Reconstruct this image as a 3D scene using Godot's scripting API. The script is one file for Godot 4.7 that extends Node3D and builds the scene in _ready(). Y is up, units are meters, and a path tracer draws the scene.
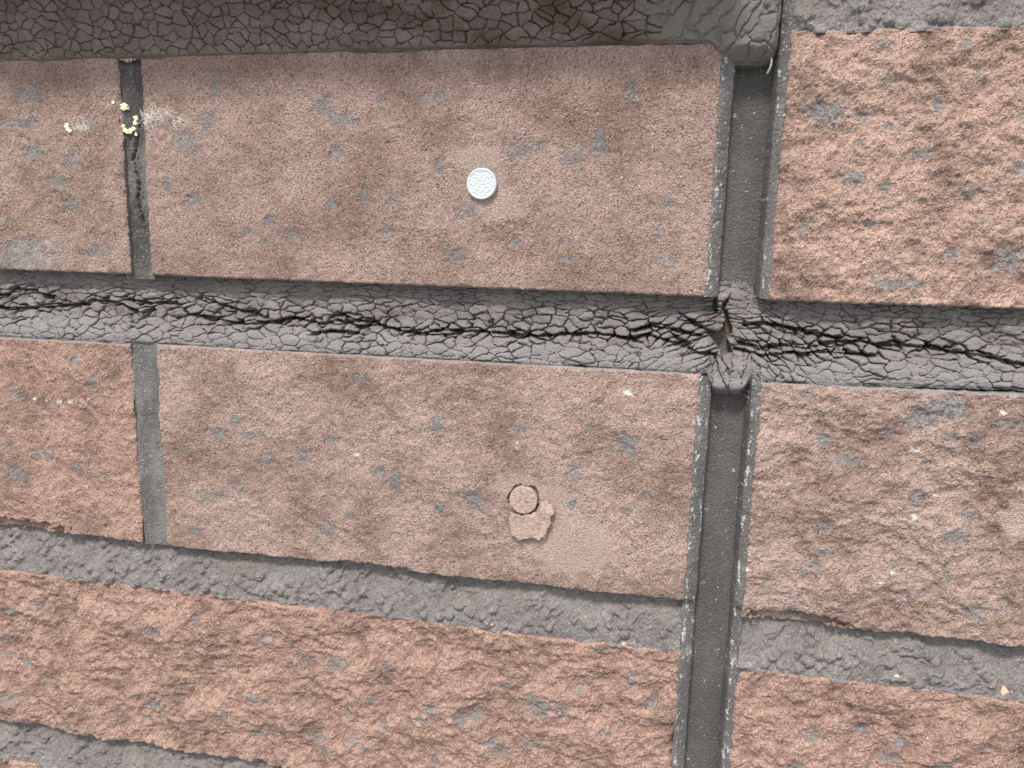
extends Node3D
# A close view of a brick-patterned wall panel. Lengths inside the wall are millimetres, measured on the wall:
# x to the right, y up, z out of the wall; the wall's own origin is the point the lens faces squarely.

const MM := 0.001
const WALL_Y := 1.3

# grey bald spots in the brick coat: x y half-width half-height, in tenths of a millimetre
const SPOTS := [
	"-1877 440 56 25; -1921 360 63 14; -1880 279 30 25; -1748 253 20 19; -1790 192 34 18; -1753 125 28 19; -1673 -15 42 19; -1948 -32 116 53",
	"-1262 451 18 23; -1283 365 27 32; -1359 303 46 27; -1428 184 15 21; -1350 140 20 18; -933 395 30 27; -877 362 36 18; -899 278 16 16",
	"-917 130 15 14; -1106 84 19 17; -1179 52 16 10; -1036 50 21 13; -1130 23 13 8; -864 357 25 12; -648 405 19 11; -594 414 15 15",
	"-772 407 13 13; -380 282 30 21; -324 291 15 9; -239 256 32 20; -167 300 18 42; -93 424 16 32; -602 237 15 25; -809 156 16 23",
	"-734 156 18 21; -707 124 17 11; -526 126 30 19; -743 66 19 15; -559 -2 27 19; -655 -29 11 10; -388 42 13 12; -257 45 19 8",
	"-243 3 21 8; 7 3 27 15; -6 75 15 15; 18 151 15 17; -107 185 8 8; -33 150 10 8; 673 518 13 13; 478 519 19 10",
	"507 431 13 13; 382 364 55 27; 533 334 32 8; 471 355 21 10; 628 386 9 21; 610 269 17 12; 461 294 15 11; 457 215 28 17",
	"721 184 28 14; 703 38 21 11; 824 25 51 25; 821 229 14 17; 349 95 11 15; 532 191 14 13; 505 102 8 12; 711 455 8 8",
	"18 147 10 13; 31 4 17 21; 813 348 10 11; -1723 -425 15 28; -1787 -356 21 15; -2020 -483 28 14; -1933 -676 42 16; -2033 -749 36 31",
	"-1797 -700 42 16; -2051 -661 19 13; -1328 -462 15 13; -1191 -557 37 14; -1135 -630 25 19; -1025 -605 19 23; -1297 -554 34 16; -1420 -621 15 13",
	"-1330 -753 53 13; -1227 -736 15 12; -1236 -511 25 13; -988 -499 21 8; -928 -549 21 11; -1025 -369 13 13; -1250 -706 20 14; -1361 -648 13 11",
	"-843 -358 15 13; -829 -360 23 12; -680 -339 16 12; -600 -488 21 30; -722 -656 21 32; -777 -639 17 18; -492 -689 36 36; -587 -735 15 18",
	"-354 -469 23 16; -54 -499 25 34; -200 -584 25 20; -396 -592 13 11; -161 -462 11 9; 6 -634 15 12; -48 -690 13 11; -201 -684 11 12",
	"458 -451 21 16; 518 -498 32 15; 596 -425 13 15; 719 -345 63 23; 682 -384 42 18; 875 -380 42 17; 744 -421 21 10; 801 -421 8 15",
	"697 -512 14 8; 680 -584 24 18; 753 -325 21 13; 572 -39 63 15; 799 15 10 21; -2097 -1242 37 16; -1563 -1238 36 23; -1406 -1181 15 18",
	"-1172 -1224 17 25; -1047 -1268 37 14; -934 -1270 48 24; -2074 -1435 25 14; -2144 -1420 20 15; -2145 -1572 37 15; -1581 -1520 34 21; -1466 -1458 23 8",
	"-1203 -1570 25 14; -980 -1534 24 15; -860 -1527 17 20; -938 -1579 27 14; -1996 -1210 17 17; -1754 -1599 21 11; -1611 -1573 28 8; -1314 -1511 21 14",
	"-1385 -880 20 13; -944 -831 48 16; -875 -779 14 13; -1343 -772 25 8; -1204 -1419 23 16; -2151 -1353 20 28; -1996 -1503 14 13; -883 -1430 21 11",
	"-751 -1263 19 18; -648 -1420 25 14; -609 -1384 25 15; -519 -1397 23 24; -469 -1380 19 15; -281 -1316 42 34; -207 -1317 19 23; -158 -1249 21 14",
	"-12 -1200 17 23; 51 -1258 19 17; -418 -1461 42 14; -384 -1487 25 18; -299 -1447 36 15; -863 -1527 19 18; -803 -1384 15 13; -70 -1373 19 11",
	"-102 -1119 21 11; -886 -1430 15 14; -769 -1463 13 12; -601 -1551 13 15; -379 -1268 13 11; -828 -1559 16 11; 781 -674 36 21; 471 -686 15 14",
	"434 -819 8 21; 389 -885 19 8; 721 -846 14 11; 859 -878 25 25; 778 -790 13 14; 816 -619 15 12; 477 -759 23 8; 454 -943 56 14",
	"490 -1297 25 18; 720 -1281 21 16; 627 -1253 23 14; 689 -1328 32 14; 839 -1319 24 14; 465 -1393 23 11; 919 -1264 10 8; 572 -1240 14 8",
	"919 -856 14 11",
]
# splashes of white paint, tenths of a millimetre: x y radius
const SPLASHES := "667 -463 16; 859 -346 12; 729 -575 9; -841 -588 7; -62 -354 13; -364 -513 8; 686 -635 12; 284 -779 11; 285 -825 10; 657 -798 13; 628 -824 11; 685 -870 10; -1942 -488 8; -1900 -491 10; -1855 -492 9; -1813 -490 11; -1746 -476 9; -1775 -486 7"
# torn gaps in the aged sealant of the middle joint, tenths of a millimetre
const TEARS := [
	"-2232 -158, -2080 -163, -2042 -161, -2032 -142, -1954 -142, -1904 -160, -1879 -168",
	"-2239 -214, -2084 -201, -1997 -201, -1907 -195, -1822 -185, -1760 -179, -1745 -166, -1634 -169, -1594 -189, -1556 -200, -1520 -186",
	"-1609 -158, -1536 -168, -1446 -165, -1394 -199, -1330 -203, -1283 -210, -1224 -220, -1108 -209, -1063 -192, -964 -209, -920 -195, -848 -212, -780 -201, -725 -216, -662 -225, -569 -220, -516 -209, -383 -212, -334 -215, -244 -206, -167 -199, -60 -208, -26 -196, 61 -216, 122 -238, 164 -241",
	"-910 -174, -857 -192, -780 -201",
	"-51 -186, -8 -173, 66 -183, 119 -192",
	"77 -145, 118 -168, 150 -185",
	"24 -175, 57 -200, 90 -220",
	"210 -223, 282 -238, 345 -227, 448 -221, 561 -224, 575 -197, 641 -194, 724 -202, 806 -211, 855 -224, 908 -229, 1100 -237, 1250 -228, 1500 -236",
	"224 -206, 276 -217, 338 -208, 388 -214, 448 -195, 521 -189, 570 -197",
	"233 -160, 283 -153, 372 -167, 472 -184",
	"188 -143, 176 -117, 185 -96",
	"152 -97, 157 -129",
	"-1364 -140, -1291 -165, -1199 -182, -1134 -198",
	"-689 -229, -605 -210, -516 -209",
	"-987 -239, -927 -225, -848 -230",
	"-2800 -190, -2600 -201, -2450 -196, -2239 -214",
]

var spots: Array[Vector4] = []      # mm
var splashes: Array[Vector3] = []
var rng := RandomNumberGenerator.new()
var n_big: FastNoiseLite
var n_mid: FastNoiseLite
var n_fine: FastNoiseLite
var n_tint: FastNoiseLite
var n_edge: FastNoiseLite
var n_grit: FastNoiseLite
var n_bump: FastNoiseLite
var n_cell: FastNoiseLite
var n_cell_id: FastNoiseLite
var m_brick: StandardMaterial3D
var m_sealant: StandardMaterial3D
var m_mortar: StandardMaterial3D
var wall: Node3D

# ---------------------------------------------------------------- helpers

func numbered(called: String, parent: Node) -> String:
	if not parent.has_node(called):
		return called
	var k := 1
	while parent.has_node("%s_%03d" % [called, k]):
		k += 1
	return "%s_%03d" % [called, k]


func tag(o: Node, label: String, category := "", group := "", kind := "") -> void:
	if label: o.set_meta("label", label)
	if category: o.set_meta("category", category)
	if group: o.set_meta("group", group)
	if kind: o.set_meta("kind", kind)


func put(mesh: Mesh, called: String, mat: Material, parent: Node = self) -> MeshInstance3D:
	var o := MeshInstance3D.new()
	o.mesh = mesh
	o.material_override = mat
	o.name = numbered(called, parent)
	parent.add_child(o, true)
	return o


func noise(seed_: int, size: float, octaves := 1, gain := 0.5) -> FastNoiseLite:
	var n := FastNoiseLite.new()
	n.seed = seed_
	n.noise_type = FastNoiseLite.TYPE_SIMPLEX_SMOOTH
	n.frequency = 1.0 / size
	n.fractal_type = FastNoiseLite.FRACTAL_FBM if octaves > 1 else FastNoiseLite.FRACTAL_NONE
	n.fractal_octaves = octaves
	n.fractal_gain = gain
	return n


func grain_texture(seed_: int, low: float, high: float, size := 512) -> ImageTexture:
	# uneven sand grain, tiling: every pixel a grain, with softer clusters over it
	var r := RandomNumberGenerator.new()
	r.seed = seed_
	var im := Image.create(size, size, false, Image.FORMAT_RGB8)
	var n := noise(seed_ + 5, 7.0, 2)
	var soft := n.get_seamless_image(size, size)
	for y in size:
		for x in size:
			var g := r.randf() * 0.62 + soft.get_pixel(x, y).r * 0.38
			var v := lerpf(low, high, g)
			im.set_pixel(x, y, Color(v, v, v))
	im.generate_mipmaps()
	return ImageTexture.create_from_image(im)


func relief_texture(seed_: int, size_px: float, strength: float) -> ImageTexture:
	var n := noise(seed_, size_px, 3, 0.6)
	var im := n.get_seamless_image(512, 512)
	im.convert(Image.FORMAT_RGBA8)
	im.bump_map_to_normal_map(strength)
	return ImageTexture.create_from_image(im)


func surface(tex: Texture2D, bumps: Texture2D, per_m: float, rough: float, depth: float) -> StandardMaterial3D:
	var m := StandardMaterial3D.new()
	m.vertex_color_use_as_albedo = true
	m.albedo_texture = tex
	m.roughness = rough
	m.metallic_specular = 0.2
	m.normal_enabled = true
	m.normal_texture = bumps
	m.normal_scale = depth
	m.uv1_triplanar = true
	m.uv1_scale = Vector3.ONE * per_m
	return m


func plain(c: Color, rough := 0.8) -> StandardMaterial3D:
	var m := StandardMaterial3D.new()
	m.albedo_color = c.linear_to_srgb()
	m.roughness = rough
	return m


# positions from a to b: steps of `fine` between fa and fb, of `coarse` outside
func axis(a: float, b: float, fa: float, fb: float, fine: float, coarse: float) -> PackedFloat32Array:
	var p := PackedFloat32Array()
	var x := a
	while x < b - 0.0001:
		p.append(x)
		var s := fine if x >= fa - coarse and x < fb else coarse
		x += s
		if b - x < s * 0.4:
			x = b
	p.append(b)
	return p


# a sheet of nx by ny points (row by row from the bottom, left to right) with its rim taken back to z = rim
func sheet(parent: Node, called: String, mat: Material, P: PackedVector3Array, C: PackedColorArray, nx: int, ny: int, rim := 999.0, rim_color := Color(0.15, 0.148, 0.145)) -> MeshInstance3D:
	var N := PackedVector3Array()
	N.resize(nx * ny)
	for j in ny:
		var up := (j + 1 if j < ny - 1 else j) * nx
		var dn := (j - 1 if j > 0 else j) * nx
		var at := j * nx
		for i in nx:
			var e := i + 1 if i < nx - 1 else i
			var w := i - 1 if i > 0 else i
			N[at + i] = (P[at + e] - P[at + w]).cross(P[up + i] - P[dn + i]).normalized()
	var I := PackedInt32Array()
	I.resize((nx - 1) * (ny - 1) * 6)
	var k := 0
	for j in ny - 1:
		for i in nx - 1:
			var a := j * nx + i
			I[k] = a; I[k + 1] = a + nx; I[k + 2] = a + nx + 1
			I[k + 3] = a; I[k + 4] = a + nx + 1; I[k + 5] = a + 1
			k += 6
	if rim < 900.0:
		var ring := PackedInt32Array()
		var out := PackedVector3Array()
		for i in nx: ring.append(i); out.append(Vector3.DOWN)
		for j in ny: ring.append(j * nx + nx - 1); out.append(Vector3.RIGHT)
		for i in nx: ring.append((ny - 1) * nx + nx - 1 - i); out.append(Vector3.UP)
		for j in ny: ring.append((ny - 1 - j) * nx); out.append(Vector3.LEFT)
		var first := P.size()
		for q in ring.size():
			var p := P[ring[q]]
			P.append(p); N.append(out[q]); C.append(C[ring[q]].lerp(rim_color, 0.5))
			P.append(Vector3(p.x, p.y, minf(rim * MM, p.z - 0.0002))); N.append(out[q]); C.append(rim_color)
		for q in ring.size() - 1:
			var a := first + q * 2
			I.append_array([a, a + 2, a + 3, a, a + 3, a + 1])
	var arrays := []
	arrays.resize(Mesh.ARRAY_MAX)
	arrays[Mesh.ARRAY_VERTEX] = P
	arrays[Mesh.ARRAY_NORMAL] = N
	arrays[Mesh.ARRAY_COLOR] = C
	arrays[Mesh.ARRAY_INDEX] = I
	var mesh := ArrayMesh.new()
	mesh.add_surface_from_arrays(Mesh.PRIMITIVE_TRIANGLES, arrays)
	return put(mesh, called, mat, parent)


func parse_line(t: String) -> PackedVector2Array:
	var p := PackedVector2Array()
	for q in t.split(", "):
		var w: PackedStringArray = q.split(" ")
		p.append(Vector2(float(w[0]), float(w[1])) * 0.1)
	return p


func near_line(p: Vector2, line: PackedVector2Array) -> float:
	var best := 1e9
	for k in line.size() - 1:
		best = minf(best, p.distance_to(Geometry2D.get_closest_point_to_segment(p, line[k], line[k + 1])))
	return best

# ---------------------------------------------------------------- bricks

# one split-faced block. left/right edges, bottom and top (each at its left and right end), then how it looks:
# rough = size of the broken relief, warm = tint, smooth = ellipses (x y rx ry) where the coat is trowelled smooth,
# chips = ellipses (x y rx ry depth) broken out of it, smear = height of sealant smeared along the top edge
func brick(x0: float, x1: float, bl: float, br: float, tl: float, tr: float, look: Dictionary) -> MeshInstance3D:
	var xs := axis(x0, x1, -228, 112, 0.27, 1.5)
	var lo := minf(bl, br)
	var hi := maxf(tl, tr)
	var ys := axis(lo, hi, -192, 78, 0.27, 1.5)
	var nx := xs.size()
	var ny := ys.size()
	var P := PackedVector3Array()
	var C := PackedColorArray()
	P.resize(nx * ny)
	C.resize(nx * ny)
	var rough: float = look.get("rough", 1.0)
	var slant: float = look.get("slant", 0.15)
	var base: Color = look.get("tint", Color(0.30, 0.21, 0.175))
	var dark: Color = look.get("dark", Color(0.175, 0.116, 0.094))
	var smooth: Array = look.get("smooth", [])
	var chips: Array = look.get("chips", [])
	var smear: float = look.get("smear", 0.0)
	var lift: float = look.get("lift", 0.0)
	var ring: Array = look.get("ring", [])
	var film: Array = look.get("film", [])
	var round_l: float = look.get("round_left", 0.8)
	var round_r: float = look.get("round_right", 0.8)
	var grey := Color(0.14, 0.142, 0.142)
	var mine: Array[Vector4] = []
	for s in spots:
		if s.x > x0 - 2 and s.x < x1 + 2 and s.y > lo - 2 and s.y < hi + 2:
			mine.append(s)
	var white: Array[Vector3] = []
	for s in splashes:
		if s.x > x0 and s.x < x1 and s.y > lo and s.y < hi:
			white.append(s)
	for k in int(look.get("extra", 0)):
		var c := Vector4(rng.randf_range(x0, x1), rng.randf_range(lo, hi), rng.randf_range(0.6, 1.6), rng.randf_range(0.4, 1.0))
		if c.x < -226 or c.x > 106 or rng.randf() < 0.35: mine.append(c)
	var span := hi - lo
	for j in ny:
		var v := (ys[j] - lo) / span
		var yrow := ys[j]
		var row: Array[Vector4] = []
		for s in mine:
			if absf(s.y - yrow) < s.w * 1.9 + 2.0:
				row.append(s)
		var wrow: Array[Vector3] = []
		for s in white:
			if absf(s.y - yrow) < 3.0:
				wrow.append(s)
		for i in nx:
			var u := (xs[i] - x0) / (x1 - x0)
			var ax := xs[i]
			var yb := lerpf(bl, br, u)
			var yt := lerpf(tl, tr, u)
			var ay := lerpf(yb, yt, v)
			var db := ay - yb
			var dt := yt - ay
			var dl := ax - x0
			var dr := x1 - ax
			# ragged edges
			if db < 4.0: ay += n_edge.get_noise_2d(ax, yb * 3.0) * 0.55 * rough * (1.0 - db / 4.0)
			if dt < 4.0: ay += n_edge.get_noise_2d(ax * 0.6 + 300.0, yt * 3.0) * 0.38 * rough * (1.0 - dt / 4.0)
			if dl < 4.0: ax += n_edge.get_noise_2d(ay, x0 * 3.0) * 0.4 * (1.0 - dl / 4.0)
			if dr < 4.0: ax += n_edge.get_noise_2d(ay + 300.0, x1 * 3.0) * 0.4 * (1.0 - dr / 4.0)
			var sm := 0.0
			for e in smooth:
				var q: float = Vector2((ax - e[0]) / e[2], (ay - e[1]) / e[3]).length() + n_edge.get_noise_2d(ax * 0.7, ay * 0.7) * 0.35
				sm = maxf(sm, clampf((1.0 - q) * 3.0, 0.0, 1.0))
			var rx := ax * 0.86 + ay * slant
			var ry := ay - ax * slant
			var g := n_big.get_noise_2d(rx, ry)
			var m := n_mid.get_noise_2d(rx + g * 4.0, ry + g * 2.0)
			var f := n_fine.get_noise_2d(ax, ay)
			var ridge := 0.5 - absf(n_mid.get_noise_2d(rx * 0.6 + 91.0 + m * 2.0, ry * 0.75 + 37.0)) * 1.6
			var keep := 1.0 - sm * 0.85
			var z := lift + g * 1.7 * rough + (m * 0.85 + ridge * 0.15) * rough * keep
			var pit := n_grit.get_noise_2d(ax, ay)
			z += pit * (0.03 + 0.31 * rough) * (1.0 - sm * 0.8) + f * (0.06 + 0.13 * rough) * (1.0 - sm * 0.6)
			# rounded arrises
			var wear := 0.75 + maxf(0.0, n_grit.get_noise_2d(ax * 0.35 + 500.0, ay * 0.35)) * 4.5 * rough
			var e := minf(minf(db, dt) / (0.8 * wear), minf(dl / (round_l * wear), dr / (round_r * wear)))
			if e < 1.0:
				z -= (0.6 + 0.3 * wear) * (1.0 - sqrt(maxf(0.0, 1.0 - (1.0 - e) * (1.0 - e)))) * minf(round_l, 1.2)
			for c in chips:
				var q: float = Vector2((ax - c[0]) / c[2], (ay - c[1]) / c[3]).length() + n_edge.get_noise_2d(ax, ay) * 0.5
				if q < 1.0: z -= c[4] * minf(1.0, (1.0 - q) * 2.5)
			var pore := smoothstep(0.46, 0.6, f) * (1.0 - sm)
			z -= pore * 0.3
			# colour of the coat
			var tone := n_tint.get_noise_2d(ax, ay)
			var tone2 := n_tint.get_noise_2d(ax * 4.0 + 50.0, ay * 4.0)
			var c := base.lerp(dark, clampf(0.24 + tone * 0.8 + tone2 * (0.12 + 0.4 * rough) - m * 0.35 * rough, 0.0, 1.0) * (1.0 - sm * 0.7))
			c = c.lerp(Color(0.37, 0.285, 0.248), sm * 0.6)
			var r := rng.randf()
			c = c * (1.0 + (rng.randf() - 0.5) * 0.36 * (1.0 - sm * 0.5))
			c = c.lerp(Color(0.105, 0.075, 0.064), pore * 0.8)
			if r < 0.05: c = c.darkened(0.6 * (1.0 - sm * 0.75)); z -= 0.06
			elif r > 0.975: c = c.lerp(Color(0.58, 0.5, 0.45), 0.5)
			# bald grey spots, a little sunken
			var bald := 0.0
			for s in row:
				var q := Vector2((ax - s.x) / s.z, (ay - s.y) / s.w).length()
				if q < 2.2:
					q += n_edge.get_noise_2d(ax * 0.9, ay * 0.9) * 1.1 + f * 0.5
					bald = maxf(bald, clampf((1.2 - q) * 2.0, 0.0, 1.0) * (0.72 + 0.28 * fposmod(s.x * 7.31 + s.y * 3.7, 1.0)))
			if bald > 0.0:
				c = c.lerp(grey.lightened(maxf(0.0, f) * 0.25) if r > 0.06 else grey.lightened(0.3), bald * (0.9 if r > 0.2 else 0.45))
				z -= bald * 0.16
			if ring.size():
				var away: float = Vector2(ax - ring[0], ay - ring[1]).length() - ring[2]
				if away > -1.5 and away < 1.1:
					var open := smoothstep(0.8, 0.25, away + n_edge.get_noise_2d(ax, ay) * 1.2 + 0.15)
					z -= open * 1.1
					c = c.lerp(grey, open * 0.5)
			for s in film:
				var q: float = Vector2((ax - s[0]) / s[2], (ay - s[1]) / s[3]).length()
				if q < 1.3:
					var k := clampf((1.25 - q) * 1.5, 0.0, 1.0) * smoothstep(0.2, 0.04, absf(n_edge.get_noise_2d(ax * 1.6, ay * 1.6)) + maxf(0.0, n_mid.get_noise_2d(ax, ay)) * 0.5)
					c = c.lerp(Color(0.47, 0.47, 0.44), k * s[4])
			if smear > 0.0:
				var h := smear * (0.75 + n_edge.get_noise_2d(ax * 0.4, 9.0) * 0.9)
				var k := clampf((h - dt) / 0.5 + f, 0.0, 1.0)
				c = c.lerp(Color(0.21, 0.212, 0.222), k * 0.75)
			for s in wrow:
				var q := Vector2(ax - s.x, (ay - s.y) * 1.5).length() / s.z + f * 0.5 + n_edge.get_noise_2d(ax, ay) * 0.8
				if q < 0.85: c = c.lerp(Color(0.55, 0.56, 0.55), minf(0.85, (0.85 - q) * 2.5)); z += 0.04
			P[j * nx + i] = Vector3(ax, ay, z) * MM
			C[j * nx + i] = c
	var o := sheet(wall, "brick", m_brick, P, C, nx, ny, -10.0, look.get("side", Color(0.16, 0.155, 0.15)))
	if look.has("label"): o.set_meta("label", look.label)
	return o

# ---------------------------------------------------------------- mortar and channel

# sandy mortar bed between two courses; z runs from `back` under the upper course to `front` at the lower one
func mortar_bed(x0: float, x1: float, bl: float, br: float, tl: float, tr: float, back: float, front: float) -> void:
	var xs := axis(x0, x1, -228, 112, 0.27, 1.5)
	var ny := int(maxf(tl - bl, tr - br) / 0.27)
	var nx := xs.size()
	var P := PackedVector3Array()
	var C := PackedColorArray()
	P.resize(nx * ny)
	C.resize(nx * ny)
	for j in ny:
		var t := 1.0 - float(j) / (ny - 1)      # 0 at the top
		for i in nx:
			var u := (xs[i] - x0) / (x1 - x0)
			var ax := xs[i]
			var ay := lerpf(lerpf(tl, tr, u), lerpf(bl, br, u), t)
			var z := lerpf(back, front, smoothstep(-0.1, 1.0, t + n_big.get_noise_2d(ax, ay) * 0.15))
			var f := n_fine.get_noise_2d(ax, ay)
			z += n_mid.get_noise_2d(ax, ay) * 0.55 + n_mid.get_noise_2d(ax * 2.3, ay * 2.3 + 80.0) * 0.2 + f * 0.2
			var b := n_bump.get_noise_2d(ax, ay)              # -1 at the middle of a pebble
			var is_bump := clampf(n_tint.get_noise_2d(ax * 3.0, ay * 3.0) * 3.0 + 0.45, 0.0, 1.0)
			var h := maxf(0.0, -b - 0.35) * 1.6 * is_bump
			z += sqrt(h) * 1.35 * is_bump
			var c := Color(0.148, 0.135, 0.127).lerp(Color(0.19, 0.176, 0.168), clampf(0.4 + n_tint.get_noise_2d(ax * 2.0, ay * 2.0) * 0.9, 0.0, 1.0))
			c = c.lerp(Color(0.175, 0.17, 0.172), smoothstep(0.82, 1.0, t + f * 0.15) * 0.8)
			var r := rng.randf()
			c = c * (0.85 + rng.randf() * 0.3)
			if r < 0.05: c = c.darkened(0.55)
			elif r > 0.985: c = c.lerp(Color(0.45, 0.45, 0.45), 0.5)
			P[j * nx + i] = Vector3(ax, ay, z) * MM
			C[(j) * nx + i] = c
	# rows were laid from the bottom up: t = 1 at j = 0
	sheet(wall, "mortar_bed", m_mortar, P, C, nx, ny)


# shallow upright mortar joint between two blocks of a course; `line` = a split in it
func mortar_joint(x_top: float, x_bottom: float, w_top: float, w_bottom: float, y0: float, y1: float, deep: float, tint: Color, line: PackedVector2Array) -> void:
	var nx := 44
	var ny := int((y1 - y0) / 0.27)
	var P := PackedVector3Array()
	var C := PackedColorArray()
	P.resize(nx * ny)
	C.resize(nx * ny)
	for j in ny:
		var v := float(j) / (ny - 1)
		var ay := lerpf(y0, y1, v)
		var xc := lerpf(x_bottom, x_top, v)
		var w := lerpf(w_bottom, w_top, v)
		for i in nx:
			var u := float(i) / (nx - 1)
			var ax := xc + (u - 0.5) * (w + 1.6)
			var f := n_fine.get_noise_2d(ax, ay)
			var hollow := 1.0 - pow(absf(u * 2.0 - 1.0), 3.0)
			var z := -0.7 - (deep - 0.7) * hollow + n_mid.get_noise_2d(ax, ay) * 0.3 + f * 0.13
			var c := tint.lerp(tint.lightened(0.07), clampf(0.4 + n_tint.get_noise_2d(ax * 3.0, ay) * 1.2, 0.0, 1.0))
			if line.size():
				var q := Vector2(ax, ay)
				var d := near_line(q, line) + n_edge.get_noise_2d(ax * 2.0, ay * 2.0) * 0.5
				z -= 1.1 * exp(-d * d / 0.16)
				z += 0.45 * exp(-(d - 0.9) * (d - 0.9) / 0.3)
			var r := rng.randf()
			if r < 0.03: c = c.darkened(0.35)
			elif r > 0.975: c = c.lerp(Color(0.45, 0.45, 0.45), 0.5)
			P[j * nx + i] = Vector3(ax, ay, z) * MM
			C[j * nx + i] = c
	sheet(wall, "mortar_joint", m_mortar, P, C, nx, ny)


# the bare concrete arris on one side of the open joint, painted grey and scuffed white along its crest
func joint_arris(side: int, y0: float, y1: float) -> void:
	var ys := axis(y0, y1, -192, 78, 0.27, 1.5)
	var ny := ys.size()
	var nx := 34
	var P := PackedVector3Array()
	var C := PackedColorArray()
	P.resize(nx * ny)
	C.resize(nx * ny)
	for j in ny:
		var ay := ys[j]
		var wob := n_edge.get_noise_2d(ay * 0.5, side * 50.0) * 0.45
		var in_bed := smoothstep(-93.0, -95.5, ay) * (1.0 - smoothstep(-108.5, -111.5, ay))
		var crest := -0.1 - in_bed * 1.6
		for i in nx:
			var u := float(i) / (nx - 1)           # left to right
			var s := u if side < 0 else 1.0 - u    # 0 on the block's face, 1 on the floor of the joint
			var ax: float
			var z: float
			if s < 0.12:
				ax = -0.6 + s / 0.12 * 0.6
				z = crest - 0.35 * (1.0 - s / 0.12)
			elif s < 0.66:
				var k := (s - 0.12) / 0.54
				ax = k * (3.2 if side < 0 else 1.9)
				z = crest - (2.6 if side < 0 else 1.6) * pow(k, 1.4)
			else:
				var k := (s - 0.66) / 0.34
				ax = lerpf(3.2, 3.9, k) if side < 0 else lerpf(1.9, 2.8, k)
				z = crest - lerpf(2.6 if side < 0 else 1.6, 7.8, k)
			ax += wob * (1.0 - s * 0.7)
			ax = 12.6 + ax if side < 0 else 28.0 - ax
			var f := n_fine.get_noise_2d(ax, ay)
			z += f * 0.16 + n_mid.get_noise_2d(ax, ay) * 0.22
			var c := Color(0.112, 0.107, 0.103).lerp(Color(0.148, 0.143, 0.139), clampf(0.4 + n_tint.get_noise_2d(ax * 3.0, ay * 1.5), 0.0, 1.0))
			var scuff := n_mid.get_noise_2d(ax * 4.0 + 40.0 * side, ay * 1.3) + f * 0.5
			var worn := 0.38 if absf(s - (0.2 if side < 0 else 0.55)) < 0.1 else 0.6
			if side > 0 and ay < -34.0: worn -= 0.22 * exp(-pow((s - 0.5) / 0.12, 2.0))
			if s > 0.03 and scuff + n_big.get_noise_2d(ay * 0.8, side * 9.0) * 0.3 > worn:
				c = c.lerp(Color(0.52, 0.53, 0.53), 0.7)
			var r := rng.randf()
			if r < 0.03: c = c.darkened(0.35)
			elif r > 0.98: c = c.lerp(Color(0.5, 0.5, 0.5), 0.5)
			P[j * nx + i] = Vector3(ax, ay, z) * MM
			C[j * nx + i] = c
	sheet(wall, "joint_arris", m_mortar, P, C, nx, ny)


func joint_floor(y0: float, y1: float) -> void:
	var xs := axis(11.0, 30.0, 12, 29, 0.28, 0.5)
	var ys := axis(y0, y1, -192, 78, 0.28, 1.5)
	var nx := xs.size()
	var ny := ys.size()
	var P := PackedVector3Array()
	var C := PackedColorArray()
	P.resize(nx * ny)
	C.resize(nx * ny)
	for j in ny:
		for i in nx:
			var ax := xs[i]
			var ay := ys[j]
			var f := n_fine.get_noise_2d(ax, ay)
			var z := -7.2 + n_big.get_noise_2d(ax, ay * 0.4) * 0.5 + n_mid.get_noise_2d(ax, ay) * 0.16 + f * 0.12
			var c := Color(0.09, 0.085, 0.082).lerp(Color(0.113, 0.107, 0.103), clampf(0.45 + n_tint.get_noise_2d(ax * 2.0, ay), 0.0, 1.0))
			var scuff := n_mid.get_noise_2d(ax * 2.2 + 200.0, ay * 1.1) + f * 0.6
			if scuff > 0.8: c = c.lerp(Color(0.5, 0.5, 0.49), 0.7)
			var r := rng.randf()
			if r < 0.03: c = c.darkened(0.35)
			elif r > 0.995: c = c.lerp(Color(0.35, 0.35, 0.35), 0.5)
			P[j * nx + i] = Vector3(ax, ay, z) * MM
			C[j * nx + i] = c
	sheet(wall, "joint_floor", m_mortar, P, C, nx, ny)

# ---------------------------------------------------------------- aged sealant

# plates of crazed paint: 0 in a crack, up to about 1 in the middle of a plate
func plate(px: float, py: float) -> float:
	return n_cell.get_noise_2d(px, py) + 1.0


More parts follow.
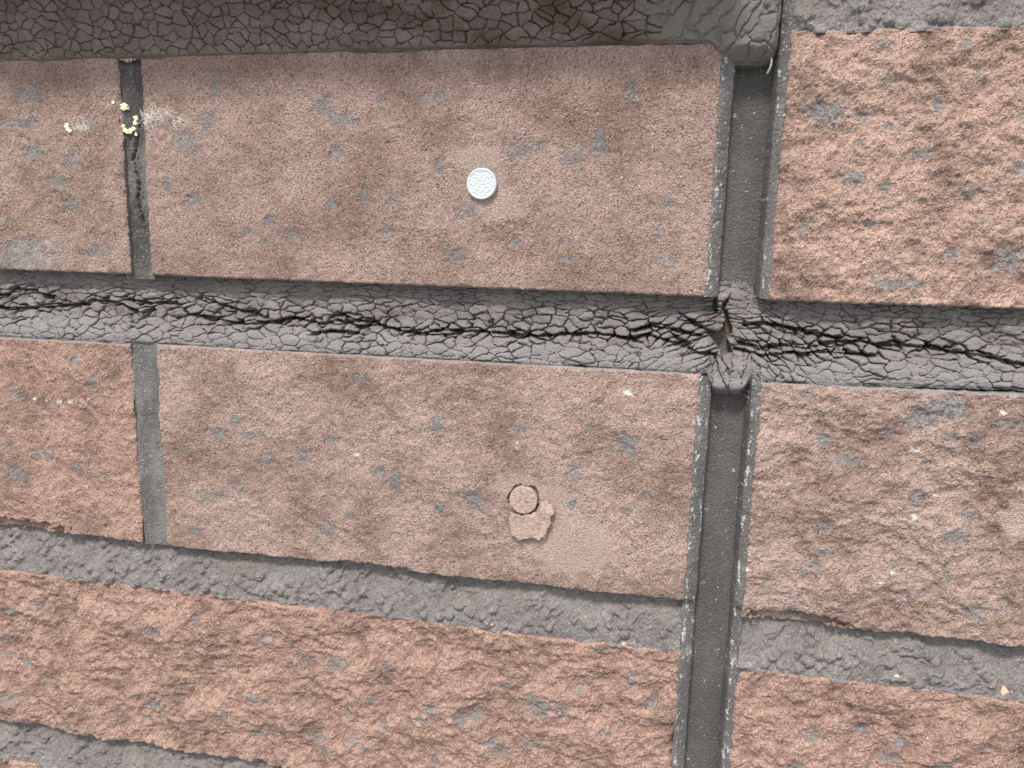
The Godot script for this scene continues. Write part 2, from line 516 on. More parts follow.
func middle_sealant() -> void:
	var xs := axis(-330, 200, -216, 100, 0.165, 1.0)
	var nx := xs.size()
	var ny := 172
	var P := PackedVector3Array()
	var C := PackedColorArray()
	P.resize(nx * ny)
	C.resize(nx * ny)
	var segs: Array[PackedVector2Array] = []
	for t in TEARS:
		var l := parse_line(t)
		for k in l.size() - 1:
			segs.append(PackedVector2Array([l[k], l[k + 1]]))
	var hole := parse_line("140 -186, 160 -184, 176 -168, 184 -148, 180 -128, 187 -120, 193 -146, 201 -168, 203 -184, 190 -199, 200 -217, 205 -236, 179 -241, 160 -212")
	for i in nx:
		var x := xs[i]
		var tongue_up := smoothstep(14.6, 16.6, x) * (1.0 - smoothstep(24.2, 25.4, x))
		var tongue := smoothstep(12.4, 16.4, x) * (1.0 - smoothstep(23.6, 27.0, x))
		var open := smoothstep(12.0, 15.0, x) * (1.0 - smoothstep(25.0, 28.0, x))
		var yt := lerpf(-8.0, -4.6 + n_edge.get_noise_2d(x, 4.0) * 0.8, tongue_up)
		var yb := lerpf(-29.6 - smoothstep(20.0, 30.0, x) * 1.2 + smoothstep(30.0, 90.0, x) * 1.4, -35.2 + pow((x - 20.0) / 6.0, 4.0) * 2.6, tongue)
		var near: Array[PackedVector2Array] = []
		for s in segs:
			if s[0].x < s[1].x:
				if s[0].x < x + 3.0 and s[1].x > x - 3.0: near.append(s)
			elif s[1].x < x + 3.0 and s[0].x > x - 3.0: near.append(s)
		var by_joint := exp(-pow((x - 19.0) / 15.0, 2.0))
		for j in ny:
			var v := float(j) / (ny - 1)
			var y := lerpf(yb, yt, v)
			var t := clampf((-8.6 - y) / (-8.6 - yb), 0.0, 1.0)
			var z := lerpf(-4.6, -3.9, smoothstep(0.0, 0.45, t))
			z = lerpf(z, -0.7, smoothstep(0.45, 0.92, t))
			z += n_big.get_noise_2d(x * 0.7, y) * 0.8
			# the crazing: larger plates in the middle, finer ones under the upper block
			var wx := n_mid.get_noise_2d(x, y)
			var wy := n_mid.get_noise_2d(x + 70.0, y)
			var vary := n_tint.get_noise_2d(x * 2.2, y * 2.2 + 70.0)
			var cx := x * lerpf(0.23, 0.15, by_joint) + wx * 0.42
			var cy := y * lerpf(0.42, 0.62, by_joint) + wy * 0.36 + (x - 19.0) * 0.05 * by_joint * signf(x - 19.0)
			if tongue > 0.5 and y < -23.0:
				cx = x * 0.36 + wx * 0.3; cy = y * 0.10 + wy * 0.2
			cy += smoothstep(0.4, 0.0, t) * (0.4 - t) * 4.0
			var d := plate(cx, cy)
			var id := n_cell_id.get_noise_2d(cx, cy)
			var strong := smoothstep(0.05, 0.4, t) * (1.0 - smoothstep(0.6, 0.9, t) * 0.65)
			var pillow := sqrt(clampf(d / 0.55, 0.0, 1.0))
			z += (pillow - 0.6) * lerpf(0.22, 0.8, strong) * (0.75 + vary * 0.9) + id * 0.55 * strong
			z += n_mid.get_noise_2d(x * 1.6, y * 2.0) * 0.45 * strong
			var wide := clampf(0.045 + vary * 0.10 + wy * 0.05, 0.012, 0.12)
			var crack := 1.0 - smoothstep(wide * 0.2, wide, d)
			z -= crack * lerpf(0.55, 1.1, strong)
			# smaller cracks inside the plates
			var d2 := plate(cx * 2.3 + 7.0, cy * 2.1 + 3.0)
			z -= (1.0 - smoothstep(0.0, 0.14, d2)) * 0.22 * smoothstep(-0.3, 0.4, wy)
			z += n_fine.get_noise_2d(x, y) * 0.09
			var q := Vector2(x, y)
			var best := 99.0
			var above := 0.0
			for s in near:
				var on := Geometry2D.get_closest_point_to_segment(q, s[0], s[1])
				var l := q.distance_to(on)
				if l < best:
					best = l
					above = y - on.y
			if best < 5.0:
				best = maxf(0.0, best + wx * 0.6 + n_fine.get_noise_2d(x, y) * 0.2)
				var hang := exp(-best * best / 4.5)
				# the upper lip stands out over the tear, the lower one lies back; plates next to it gape
				z += hang * (1.0 if above > 0.0 else 0.25) * (0.8 + vary)
				z += (pillow - 0.6) * 0.7 * hang
				z -= (1.0 - smoothstep(0.04, 0.22 + vary * 0.1, d)) * 2.4 * (1.0 - by_joint * 0.65) * exp(-best * best / 1.7)
				z -= 3.0 * exp(-best * best / (0.13 + maxf(0.0, 0.28 * (wy + vary))))
			var in_hole := false
			if absf(x - 17.4) < 6.0 and absf(y + 19.6) < 7.0:
				in_hole = Geometry2D.is_point_in_polygon(q + Vector2(wx, wy) * 0.4, hole)
				if in_hole: z = -7.2 + n_mid.get_noise_2d(x, y) * 0.4
			# over the open joint it sags into the gap, and its lip rolls back
			z -= open * smoothstep(-26.0, -30.5, y) * 1.3
			z += tongue * smoothstep(-24.0, -30.0, y) * 0.45 * (1.0 - pow((x - 20.0) / 6.5, 2.0))
			z -= tongue * pow(smoothstep(yb + 3.2, yb, y), 2.0) * 4.6
			z -= tongue_up * smoothstep(-9.5, -5.0, y) * 1.6
			if tongue < 0.3 and v < 0.05: z -= (0.05 - v) * 22.0 * (0.4 + clampf(vary * 2.0, 0.0, 0.8))
			var c := Color(0.10, 0.09, 0.087).lerp(Color(0.13, 0.119, 0.116), clampf(0.45 + n_tint.get_noise_2d(x * 2.0, y * 3.0) * 0.9 + id * 0.3, 0.0, 1.0))
			c = c.lerp(Color(0.155, 0.148, 0.15), smoothstep(0.45, 0.95, t) * 0.7)
			if in_hole: c = Color(0.085, 0.066, 0.05)
			var r := rng.randf()
			if r > 0.993: c = c.lerp(Color(0.5, 0.5, 0.5), 0.5)
			elif r < 0.02: c = c.darkened(0.25)
			P[j * nx + i] = Vector3(x, y, z) * MM
			C[j * nx + i] = c
	var o := sheet(wall, "joint_sealant", m_sealant, P, C, nx, ny, -9.0, Color(0.08, 0.078, 0.075))
	o.set_meta("label", "crazed grey sealant torn open along the middle joint")


func upper_sealant() -> void:
	var xs := axis(-330, 25.4, -212, 26, 0.175, 1.0)
	var nx := xs.size()
	var ny := 150
	var P := PackedVector3Array()
	var C := PackedColorArray()
	P.resize(nx * ny)
	C.resize(nx * ny)
	for i in nx:
		var x := xs[i]
		var over := smoothstep(8.0, 15.0, x)
		var yb := 53.6 + n_edge.get_noise_2d(x * 0.25, 20.0) * 0.5 + smoothstep(-60.0, -160.0, x) * -0.2
		yb = lerpf(yb, 49.0 + pow(maxf(0.0, (x - 20.5) / 5.0), 3.0) * 1.4, over)
		var fold := smoothstep(-14.0, 5.0, x)
		var smudge := smoothstep(-130.0, -70.0, x)
		for j in ny:
			var v := float(j) / (ny - 1)
			var y := lerpf(yb, 73.0, v * lerpf(0.8, 1.0, v))
			var up := clampf((y - yb) / 19.0, 0.0, 1.0)
			var z := 0.9 + 3.8 * pow(up, 1.1) * (1.0 - fold * 0.25)
			z -= 1.1 * exp(-pow((y - yb) / 0.5, 2.0))
			z += n_big.get_noise_2d(x * 0.6, y) * 0.9
			var wx := n_mid.get_noise_2d(x, y)
			var wy := n_mid.get_noise_2d(x + 70.0, y)
			# crazing on the left, rumpled folds fanning out at the end over the open joint
			var cx := x * 0.26 + wx * 0.34
			var cy := y * 0.40 + wy * 0.36
			var folds := fold > 0.5 + wy * 0.5
			if folds:
				var a := atan2(y - 80.0, x - 30.0)
				cx = a * 8.0 + wx * 0.4
				cy = Vector2(x - 30.0, y - 80.0).length() * 0.11 + wy * 0.3
			var d := plate(cx, cy)
			var id := n_cell_id.get_noise_2d(cx, cy)
			var amp := lerpf(1.0, 0.55 + 0.5 * clampf(wy + 0.5, 0.0, 1.0), smudge) * clampf(0.15 + absf(fold - 0.5 - wy * 0.5) * 5.0, 0.0, 1.0)
			z += (sqrt(clampf(d / 0.45, 0.0, 1.0)) - 0.7) * lerpf(0.12, 0.7, maxf(fold, smudge * 0.45)) * amp + id * 0.2
			z -= (1.0 - smoothstep(0.01, lerpf(0.06, 0.14, fold) + wy * 0.04, d)) * lerpf(1.5, 0.5, fold) * amp * (0.45 + 0.55 * clampf(id + 0.7, 0.0, 1.0)) * smoothstep(0.0, 0.12, up)
			var d2 := plate(cx * 2.1 + 9.0, cy * 1.9)
			z -= (1.0 - smoothstep(0.0, 0.16, d2)) * 0.3 * smoothstep(0.0, 0.4, wx + 0.1) * (1.0 - fold)
			z += n_fine.get_noise_2d(x, y) * 0.08
			# folds over the joint; the lip rolls under
			z -= over * smoothstep(53.0, 49.0, y) * 3.4
			z -= smoothstep(24.2, 25.4, x) * 2.5
			var c := Color(0.096, 0.08, 0.069).lerp(Color(0.126, 0.108, 0.094), clampf(0.45 + n_tint.get_noise_2d(x * 1.5, y * 2.5) + id * 0.3, 0.0, 1.0))
			c = c.lerp(Color(0.055, 0.039, 0.026), smudge * (1.0 - fold) * clampf(0.25 + n_tint.get_noise_2d(x * 1.2 + 60.0, y * 2.0) * 1.4, 0.0, 0.75))
			c = c.lerp(Color(0.108, 0.104, 0.097), fold * 0.8)
			var r := rng.randf()
			if r > 0.995: c = c.lerp(Color(0.45, 0.45, 0.42), 0.5)
			elif r < 0.02: c = c.darkened(0.25)
			P[j * nx + i] = Vector3(x, y, z) * MM
			C[j * nx + i] = c
	var o := sheet(wall, "joint_sealant", m_sealant, P, C, nx, ny, -9.0, Color(0.13, 0.125, 0.115))
	o.set_meta("label", "finely crazed dark sealant bead above the upper bricks")

# ---------------------------------------------------------------- small things

func lump_shape(centres: Array, seed_: int) -> ArrayMesh:
	# crumbly cluster: many small uneven grains grown together, centred on the node
	var r := RandomNumberGenerator.new()
	r.seed = seed_
	var st := SurfaceTool.new()
	st.begin(Mesh.PRIMITIVE_TRIANGLES)
	for c in centres:
		for k in int(c[3] * 3):
			var g := SphereMesh.new()
			g.radial_segments = 7
			g.rings = 4
			var rad: float = c[2] * r.randf_range(0.16, 0.34) * MM
			g.radius = rad
			g.height = rad * 2.0
			var a := r.randf() * TAU
			var q: float = sqrt(r.randf()) * c[2] * 0.75
			var t := Transform3D(Basis.from_euler(Vector3(r.randf(), r.randf(), r.randf()) * TAU).scaled(Vector3(1, r.randf_range(0.7, 1.0), 1)), Vector3(c[0] + cos(a) * q, c[1] + sin(a) * q, r.randf_range(0.0, c[2] * 0.7)) * MM)
			st.append_from(g, 0, t)
	return st.commit()


func lump(called: String, at: Vector3, centres: Array, mat: Material, seed_: int, label: String, category: String, group := "") -> void:
	var o := put(lump_shape(centres, seed_), called, mat)
	o.position = Vector3(at.x * MM, WALL_Y + at.y * MM, at.z * MM)
	tag(o, label, category, group)


func crumb(at: Vector3, size: float, mat: Material, seed_: int, label: String) -> void:
	var r := RandomNumberGenerator.new()
	r.seed = seed_
	var st := SurfaceTool.new()
	st.begin(Mesh.PRIMITIVE_TRIANGLES)
	var g := SphereMesh.new()
	g.radial_segments = 9
	g.rings = 5
	g.radius = size * MM
	g.height = size * 1.5 * MM
	var arr := g.get_mesh_arrays()
	var v: PackedVector3Array = arr[Mesh.ARRAY_VERTEX]
	var n := noise(seed_, size * MM * 1.3)
	for k in v.size():
		v[k] *= 1.0 + n.get_noise_3dv(v[k]) * 0.55
		v[k] = v[k].snapped(Vector3.ONE * size * 0.18 * MM)
	arr[Mesh.ARRAY_VERTEX] = v
	var am := ArrayMesh.new()
	am.add_surface_from_arrays(Mesh.PRIMITIVE_TRIANGLES, arr)
	st.append_from(am, 0, Transform3D(Basis.from_euler(Vector3(r.randf(), r.randf(), r.randf()) * 3.0), Vector3.ZERO))
	st.generate_normals()
	var o := put(st.commit(), "brick_crumb", mat)
	o.position = Vector3(at.x * MM, WALL_Y + at.y * MM, at.z * MM)
	tag(o, label, "crumb", "crumbs of brick stuck in the mortar")


# a round pin head: a dished disc with a bevelled rim, relief given by a noise
func pin_head(parent: Node3D, called: String, radius: float, thick: float, mat: StandardMaterial3D, relief: float, tint: Color, spots_on_it: Array) -> MeshInstance3D:
	var rings := 34
	var around := 96
	var st := SurfaceTool.new()
	st.begin(Mesh.PRIMITIVE_TRIANGLES)
	var n := noise(77, 0.8, 1)
	if mat.metallic > 0.0:
		n.noise_type = FastNoiseLite.TYPE_CELLULAR      # hammered dimples
		n.cellular_return_type = FastNoiseLite.RETURN_DISTANCE
	for k in rings + 3:
		for a in around + 1:
			var th := TAU * a / around
			var rr: float
			var z: float
			if k <= rings:
				rr = radius * k / rings
				z = thick
				var e := (radius - rr) / 0.35
				if e < 1.0: z -= 0.3 * (1.0 - sqrt(maxf(0.0, 1.0 - (1.0 - e) * (1.0 - e))))
				else: z += n.get_noise_2d(cos(th) * rr + 20.0, sin(th) * rr) * relief * minf(1.0, e - 1.0)
			else:
				rr = radius + 0.01 * (k - rings)
				z = thick - 0.3 - (thick + 0.6) * (k - rings) / 2.0
			var p := Vector2(cos(th), sin(th)) * rr
			var c := tint.lerp(tint.darkened(0.2), clampf(n.get_noise_2d(p.x * 0.6 + 9.0, p.y * 0.6) + 0.2, 0.0, 1.0))
			for s in spots_on_it:
				var q: float = p.distance_to(Vector2(s[0], s[1])) / s[2]
				if q < 1.0: z -= 0.2 * (1.0 - q * q); c = c.darkened(0.25)
			st.set_color(c)
			st.set_smooth_group(0)
			st.add_vertex(Vector3(p.x, p.y, z) * MM)
	for k in rings + 2:
		for a in around:
			var i := k * (around + 1) + a
			var j := i + around + 1
			for q in [i, j + 1, j, i, i + 1, j + 1]: st.add_index(q)
	st.generate_normals()
	return put(st.commit(), called, mat, parent)


func threads(called: String, paths: Array, mat: Material, label: String) -> void:
	var st := SurfaceTool.new()
	st.begin(Mesh.PRIMITIVE_TRIANGLES)
	for path in paths:
		var pts: PackedVector3Array = path[0]
		var rad: float = path[1]
		for k in pts.size() - 1:
			var a := pts[k]
			var b := pts[k + 1]
			var along := (b - a).normalized()
			var s := along.cross(Vector3.BACK).normalized() * rad
			var t := along.cross(s).normalized() * rad
			var ring := [s, t, -s, -t]
			for q in 4:
				var u: Vector3 = ring[q]
				var w: Vector3 = ring[(q + 1) % 4]
				for p in [[a, u], [b, u], [b, w], [a, u], [b, w], [a, w]]:
					st.set_normal((p[1] as Vector3).normalized())
					st.add_vertex((p[0] + p[1]) * MM)
	var o := put(st.commit(), called, mat)
	o.position = Vector3(0, WALL_Y, 0)
	tag(o, label, "cobweb", "wisps of cobweb on the upper bricks")


func web(called: String, spine: PackedVector2Array, spread: float, count: int, mat: Material, seed_: int, label: String) -> void:
	var r := RandomNumberGenerator.new()
	r.seed = seed_
	var paths := []
	for k in count:
		var s := r.randi_range(0, spine.size() - 2)
		var p := spine[s].lerp(spine[s + 1], r.randf()) + Vector2(r.randfn(), r.randfn()) * spread
		var dir := (spine[s + 1] - spine[s]).angle() + r.randfn() * 0.8
		var pts := PackedVector3Array()
		for q in r.randi_range(3, 7):
			pts.append(Vector3(p.x, p.y, 1.15 + r.randf() * 0.5))
			dir += r.randfn() * 0.55
			p += Vector2.from_angle(dir) * r.randf_range(0.35, 0.8)
		paths.append([pts, r.randf_range(0.015, 0.045)])
	threads(called, paths, mat, label)

# ---------------------------------------------------------------- scene

func _ready() -> void:
	rng.seed = 20

	# camera: held about 20 cm from the wall, turned a little left and down
	var cam := Camera3D.new()
	cam.name = "camera"
	cam.fov = 54.87
	cam.near = 0.01
	cam.far = 300.0
	cam.transform = Transform3D(Basis(Vector3(0.980992, 0.026109, -0.192283), Vector3(-0.057681, 0.985352, -0.160484), Vector3(0.185276, 0.168524, 0.968128)), Vector3(0, WALL_Y, 0.2))
	add_child(cam)
	cam.current = true

	# bright overcast sky
	var env := Environment.new()
	env.background_mode = Environment.BG_SKY
	var sky_mat := ProceduralSkyMaterial.new()
	sky_mat.sky_top_color = Color(0.95, 0.965, 1.0)
	sky_mat.sky_horizon_color = Color(0.86, 0.87, 0.88)
	sky_mat.sky_curve = 0.2
	sky_mat.ground_bottom_color = Color(0.4, 0.4, 0.4)
	sky_mat.ground_horizon_color = Color(0.55, 0.56, 0.57)
	sky_mat.sun_angle_max = 1.0
	var sky := Sky.new()
	sky.sky_material = sky_mat
	env.sky = sky
	env.background_energy_multiplier = 1.2
	env.tonemap_mode = Environment.TONE_MAPPER_LINEAR
	env.tonemap_exposure = 2.45
	env.sdfgi_enabled = true
	env.ssao_enabled = true
	env.ssil_enabled = true
	var we := WorldEnvironment.new()
	we.name = "environment"
	we.environment = env
	add_child(we)

	var sun := DirectionalLight3D.new()
	sun.name = "veiled_sun"
	sun.light_energy = 1.0
	sun.light_color = Color(1.0, 0.97, 0.93)
	sun.light_angular_distance = 10.0
	sun.shadow_enabled = true
	add_child(sun)
	sun.look_at_from_position(Vector3(-0.14, 1.0, 0.72), Vector3.ZERO)

	# measured marks
	for t in SPOTS:
		for q in (t as String).split("; "):
			var w: PackedStringArray = q.split(" ")
			spots.append(Vector4(float(w[0]), float(w[1]), float(w[2]), float(w[3])) * 0.1)
	for q in SPLASHES.split("; "):
		var w: PackedStringArray = q.split(" ")
		splashes.append(Vector3(float(w[0]), float(w[1]), float(w[2])) * 0.1)

	# noises, sizes in millimetres
	n_big = noise(3, 26.0, 2)
	n_mid = noise(11, 6.0, 4, 0.48)
	n_fine = noise(23, 1.1, 2, 0.6)
	n_tint = noise(31, 30.0, 3)
	n_edge = noise(41, 3.5, 3, 0.6)
	n_grit = noise(47, 3.0, 2, 0.5)
	n_bump = noise(53, 2.6)
	n_bump.noise_type = FastNoiseLite.TYPE_CELLULAR
	n_bump.cellular_return_type = FastNoiseLite.RETURN_DISTANCE
	n_cell = noise(61, 1.0)
	n_cell.noise_type = FastNoiseLite.TYPE_CELLULAR
	n_cell.cellular_distance_function = FastNoiseLite.DISTANCE_EUCLIDEAN
	n_cell.cellular_return_type = FastNoiseLite.RETURN_DISTANCE2_SUB
	n_cell.cellular_jitter = 0.95
	n_cell_id = n_cell.duplicate()
	n_cell_id.cellular_return_type = FastNoiseLite.RETURN_CELL_VALUE

	m_brick = surface(grain_texture(5, 0.55, 1.0), relief_texture(6, 5.0, 7.0), 16.0, 0.92, 0.6)
	m_mortar = surface(grain_texture(7, 0.6, 1.0), relief_texture(8, 7.0, 6.0), 18.0, 0.95, 0.5)
	m_sealant = surface(grain_texture(9, 0.85, 1.0), relief_texture(10, 12.0, 4.0), 18.0, 0.9, 0.35)

	# ground in front of the wall, out of sight below the frame
	var ground_mesh := BoxMesh.new()
	ground_mesh.size = Vector3(120, 0.2, 120)
	var ground := put(ground_mesh, "pavement", plain(Color(0.22, 0.22, 0.215), 0.95))
	ground.position = Vector3(0, -0.1, 0)
	tag(ground, "grey paved ground in front of the wall", "", "", "structure")

	# the wall
	wall = Node3D.new()
	wall.name = "brick_wall"
	wall.position = Vector3(0, WALL_Y, 0)
	add_child(wall)
	tag(wall, "red brown split faced brick wall with cracked grey sealant joints", "wall")
	var core := BoxMesh.new()
	core.size = Vector3(3.0, 2.6, 0.2)
	var core_node := put(core, "wall_core", plain(Color(0.16, 0.158, 0.155), 0.9), wall)
	core_node.position = Vector3(0, 0, -0.1095)
	core_node.rotation = Vector3.ZERO
	var ledge := BoxMesh.new()
	ledge.size = Vector3(0.345, 0.05, 0.03)
	var ledge_node := put(ledge, "stone_ledge", plain(Color(0.2, 0.15, 0.125), 0.9), wall)
	ledge_node.position = Vector3(-0.16, 0.0975, 0.005)

	joint_floor(-230, 130)
	for s in [-1, 1]:
		joint_arris(s, -230, -29.6)
		joint_arris(s, -8.8, 130)

	mortar_bed(28.4, 200, 55.0, 53.8, 71.5, 71.5, -4.2, -0.7)
	mortar_bed(-330, 12.2, -109.6, -109.6, -92.5, -92.5, -4.6, -0.7)
	mortar_bed(28.4, 200, -112.3, -110.8, -94.5, -93.5, -4.6, -0.7)
	mortar_bed(-330, 12.2, -183, -183, -166, -166, -4.6, -0.7)
	mortar_bed(28.4, 200, -185, -185, -168, -168, -4.6, -0.7)
	mortar_joint(-153.3, -153.9, 7.2, 7.8, -9.4, 54.5, 1.9, Color(0.07, 0.066, 0.061), parse_line("-1529 326, -1547 255, -1534 197, -1538 140, -1525 76"))
	mortar_joint(-154.1, -153.2, 9.2, 7.6, -94.4, -28.8, 1.4, Color(0.105, 0.099, 0.096), PackedVector2Array())

	var brown := Color(0.303, 0.219, 0.188)
	var pink := Color(0.325, 0.238, 0.203)
	var warm := Color(0.335, 0.22, 0.178)
	var rose := Color(0.37, 0.255, 0.209)
	# upper course
	brick(-320, -156.9, -8.0, -8.0, 54.2, 54.2, {"rough": 0.45, "tint": brown, "extra": 30, "round_right": 3.0, "film": [[-169.0, 35.5, 4.0, 2.6, 0.6], [-190.0, -3.0, 14.0, 4.5, 0.4]]})
	brick(-149.6, 12.6, -8.2, -8.8, 54.2, 53.8, {"rough": 0.36, "tint": brown, "film": [[-145.5, 36.5, 6.5, 3.2, 0.85], [-138.5, 37.0, 4.5, 2.6, 0.6], [-140.0, 31.0, 5.0, 3.0, 0.35]], "smooth": [[-48.6, 25.5, 8.0, 4.5], [-44.0, 14.0, 9.0, 5.5], [-46.0, 19.0, 6.0, 6.5]], "extra": 10})
	brick(28.0, 192, -9.2, -8.8, 56.2, 54.7, {"rough": 0.95, "tint": rose, "slant": -0.2, "smear": 0.7, "extra": 40})
	# second course
	brick(-320, -158.5, -93.8, -93.8, -29.4, -29.4, {"rough": 0.7, "tint": warm, "smear": 0.9, "extra": 30, "round_right": 3.0, "chips": [[-206.0, -92.6, 20.0, 2.4, 2.2]]})
	brick(-149.6, 12.6, -94.0, -93.8, -29.0, -29.2, {"rough": 0.52, "tint": pink, "smear": 0.9, "extra": 10, "ring": [-33.9, -67.9, 4.0], "smooth": [[-19.0, -81.0, 14.0, 11.0], [-35.0, -64.5, 9.0, 5.0], [-27.5, -69.5, 10.0, 9.0]], "chips": [[-81.0, -94.0, 15.0, 1.5, 2.0]]})
	brick(28.0, 192, -97.4, -94.0, -30.6, -28.4, {"rough": 0.9, "tint": pink, "smear": 1.2, "slant": 0.25, "extra": 30, "smooth": [[92.7, -62.0, 4.5, 6.0]], "chips": [[42.0, -95.8, 15.0, 2.6, 2.4]]})
	# third course
	brick(-330, 12.6, -167, -167, -109.0, -109.3, {"rough": 1.15, "tint": warm, "extra": 30})
	brick(28.0, 192, -168, -167, -111.8, -110.6, {"rough": 1.1, "tint": warm, "slant": 0.2, "extra": 30})
	# fourth course, almost out of the frame
	brick(-330, 12.6, -226, -226, -182, -182, {"rough": 1.0, "tint": warm, "extra": 20})
	brick(28.0, 192, -226, -226, -184.5, -184.5, {"rough": 1.0, "tint": warm, "extra": 20})
	# the block above the right-hand one
	brick(28.0, 192, 71.0, 71.0, 128, 128, {"rough": 0.9, "tint": warm, "extra": 20})

	middle_sealant()
	upper_sealant()

	# metal pin head on the upper block
	var metal := StandardMaterial3D.new()
	metal.vertex_color_use_as_albedo = true
	metal.metallic = 0.3
	metal.roughness = 0.38
	var disc := Node3D.new()
	disc.name = "metal_disc"
	disc.position = Vector3(-0.0479, WALL_Y + 0.0193, 0.0003)
	add_child(disc)
	tag(disc, "small round silvery metal disc with hammered face on the upper brick", "disc")
	pin_head(disc, "disc_face", 4.15, 0.75, metal, 0.22, Color(0.30, 0.335, 0.34), [])
	var shank := CylinderMesh.new()
	shank.top_radius = 0.0021
	shank.bottom_radius = 0.0021
	shank.height = 0.012
	shank.radial_segments = 16
	var sh := put(shank, "shank", metal, disc)
	sh.rotation.x = PI / 2
	sh.position.z = -0.0065

	# painted pin head and the flake of coat that has come loose under it
	var coat := surface(grain_texture(12, 0.6, 1.0, 256), relief_texture(13, 8.0, 5.0), 22.0, 0.92, 0.4)
	var plug := Node3D.new()
	plug.name = "painted_plug"
	plug.position = Vector3(-0.0339, WALL_Y - 0.0679, 0.0006)
	add_child(plug)
	tag(plug, "round plug painted pinkish beige like the brick around it", "plug")
	pin_head(plug, "plug_face", 4.0, 0.85, coat, 0.1, Color(0.36, 0.27, 0.23), [[-0.9, 0.3, 0.35], [1.1, -0.5, 0.5], [0.2, 0.9, 0.25]])
	var outline := parse_line("-381 -718, -365 -722, -342 -725, -319 -720, -297 -706, -293 -689, -274 -671, -253 -686, -248 -701, -256 -725, -258 -742, -268 -764, -272 -783, -294 -795, -315 -792, -347 -803, -372 -791, -380 -756")
	var mid := Vector2(-31.6, -75.6)
	var P := PackedVector3Array()
	var C := PackedColorArray()
	var fine := PackedVector2Array()
	for k in outline.size():
		for q in 8:
			var p := outline[k].lerp(outline[(k + 1) % outline.size()], float(q) / 8.0)
			fine.append(p + Vector2(n_edge.get_noise_2d(p.x * 2.5, p.y * 2.5), n_edge.get_noise_2d(p.x * 2.5 + 40.0, p.y * 2.5)) * 0.5)
	fine.append(fine[0])
	var rings := 22
	for j in rings + 2:
		for k in fine.size():
			var t := minf(1.0, 1.0 - float(j) / rings) if j <= rings else 0.0
			t = 1.0 - t
			var p := mid.lerp(fine[fine.size() - 1 - k], maxf(0.002, minf(t, 1.0)))
			var z := 1.0 + (p.x - mid.x) * 0.06 + n_big.get_noise_2d(p.x * 1.5, p.y * 1.5) * 0.5 + n_mid.get_noise_2d(p.x, p.y) * 0.35 + n_fine.get_noise_2d(p.x, p.y) * 0.12
			z -= smoothstep(0.9, 1.0, t) * 0.2
			z += 0.25
			if j == rings + 1: z = 0.3; p = mid.lerp(p, 0.93)
			P.append((Vector3(p.x, p.y, z) - Vector3(mid.x, mid.y, 0)) * MM)
			C.append(Color(0.37, 0.275, 0.24).lerp(Color(0.29, 0.21, 0.175), clampf(0.3 + n_tint.get_noise_2d(p.x * 6.0, p.y * 6.0), 0.0, 1.0)))
	var flake := sheet(self, "coat_flake", coat, P, C, fine.size(), rings + 2)
	flake.position = Vector3(mid.x * MM, WALL_Y + mid.y * MM, 0)
	tag(flake, "ragged loose flake of pinkish coating just below the painted plug", "flake")

	# pale crumbly lumps and cobweb by the upper left joint
	var cream := plain(Color(0.62, 0.56, 0.38), 0.9)
	var ivory := plain(Color(0.66, 0.63, 0.54), 0.9)
	lump("pale_lump", Vector3(-156.0, 40.5, -1.2), [[0, 0, 1.35, 26]], cream, 1, "round cream crumbly lump, topmost in the dark upright mortar joint", "lump", "cream lumps near the upper left joint")
	lump("pale_lump", Vector3(-152.4, 36.6, -1.0), [[0, 0.7, 0.85, 14], [-0.2, -0.6, 0.85, 14]], cream, 2, "cream lump on the right side of the dark upright joint", "lump", "cream lumps near the upper left joint")
	lump("pale_lump", Vector3(-155.0, 33.8, -1.2), [[-1.9, 1.3, 0.7, 12], [-1.4, 0.3, 0.75, 12], [-0.5, -0.3, 0.8, 14], [0.6, 0, 0.9, 14], [1.4, 0.5, 0.7, 10], [2.2, -1.0, 0.6, 8]], cream, 3, "curved cream lump, lowest and widest in the dark upright joint", "lump", "cream lumps near the upper left joint")
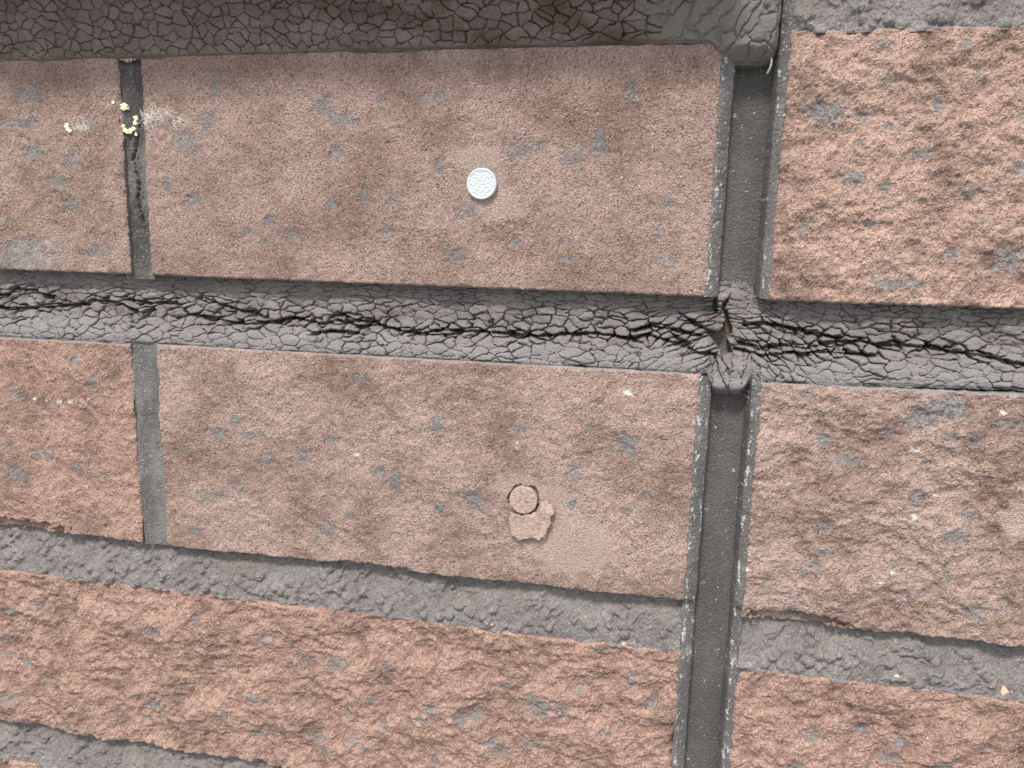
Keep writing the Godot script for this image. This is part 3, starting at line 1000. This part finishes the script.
	lump("pale_lump", Vector3(-174.4, 34.5, 0.5), [[-0.3, 0.6, 0.75, 14], [0.2, -0.3, 0.75, 14], [0.7, -0.9, 0.65, 10]], ivory, 4, "ivory segmented lump stuck to the face of the upper left brick", "lump", "cream lumps near the upper left joint")
	lump("pale_lump", Vector3(-158.9, 41.6, 0.0), [[0, 0, 0.55, 9]], ivory, 5, "tiny ivory speck at the left edge of the dark upright joint", "lump", "cream lumps near the upper left joint")
	var silk := plain(Color(0.5, 0.49, 0.46), 0.7)
	web("cobweb", parse_line("-1497 345, -1485 362, -1464 377, -1435 387, -1410 381, -1385 368, -1375 352"), 0.9, 80, silk, 6, "pale wispy cobweb arching over the brick right of the cream lumps")
	web("cobweb", parse_line("-1717 350, -1700 345, -1682 350, -1669 361, -1671 376"), 0.5, 20, silk, 7, "small curled cobweb wisp beside the ivory lump")

	# bits of debris
	lump("mortar_chip", Vector3(-153.4, 53.4, -0.6), [[-2.0, 0.4, 0.9, 9], [-0.6, 0.1, 1.0, 9], [0.8, 0.2, 1.0, 9], [2.0, 0.5, 0.8, 8]], plain(Color(0.30, 0.215, 0.15), 0.9), 8, "tan chip wedged under the dark sealant above the upright joint", "chip")
	var red := plain(Color(0.36, 0.20, 0.15), 0.95)
	crumb(Vector3(-43.1, -107.6, -1.2), 1.1, red, 1, "orange brick crumb in the lower mortar bed below the painted plug")
	crumb(Vector3(-3.6, -109.0, -0.8), 0.8, red, 2, "small brick crumb on the lower mortar close to the upright open joint")
	crumb(Vector3(95.6, -109.7, -0.9), 1.5, red, 3, "largest brick crumb, in the mortar bed at the lower right")
	crumb(Vector3(69.1, -108.8, -1.4), 1.1, plain(Color(0.34, 0.26, 0.22), 0.95), 4, "dull brick crumb in the lower right mortar, left of the largest crumb")
	threads("sealant_sliver", [[PackedVector3Array([Vector3(24.3, 50.4, -2.0), Vector3(24.4, 49.0, -1.2), Vector3(24.2, 47.8, -1.5), Vector3(23.7, 46.6, -2.2)]), 0.28]], plain(Color(0.2, 0.2, 0.19), 0.8), "")
	var sliver := get_node("sealant_sliver")
	tag(sliver, "thin curled sliver hanging in the open joint under the dark sealant", "sliver")
	sliver.remove_meta("group")
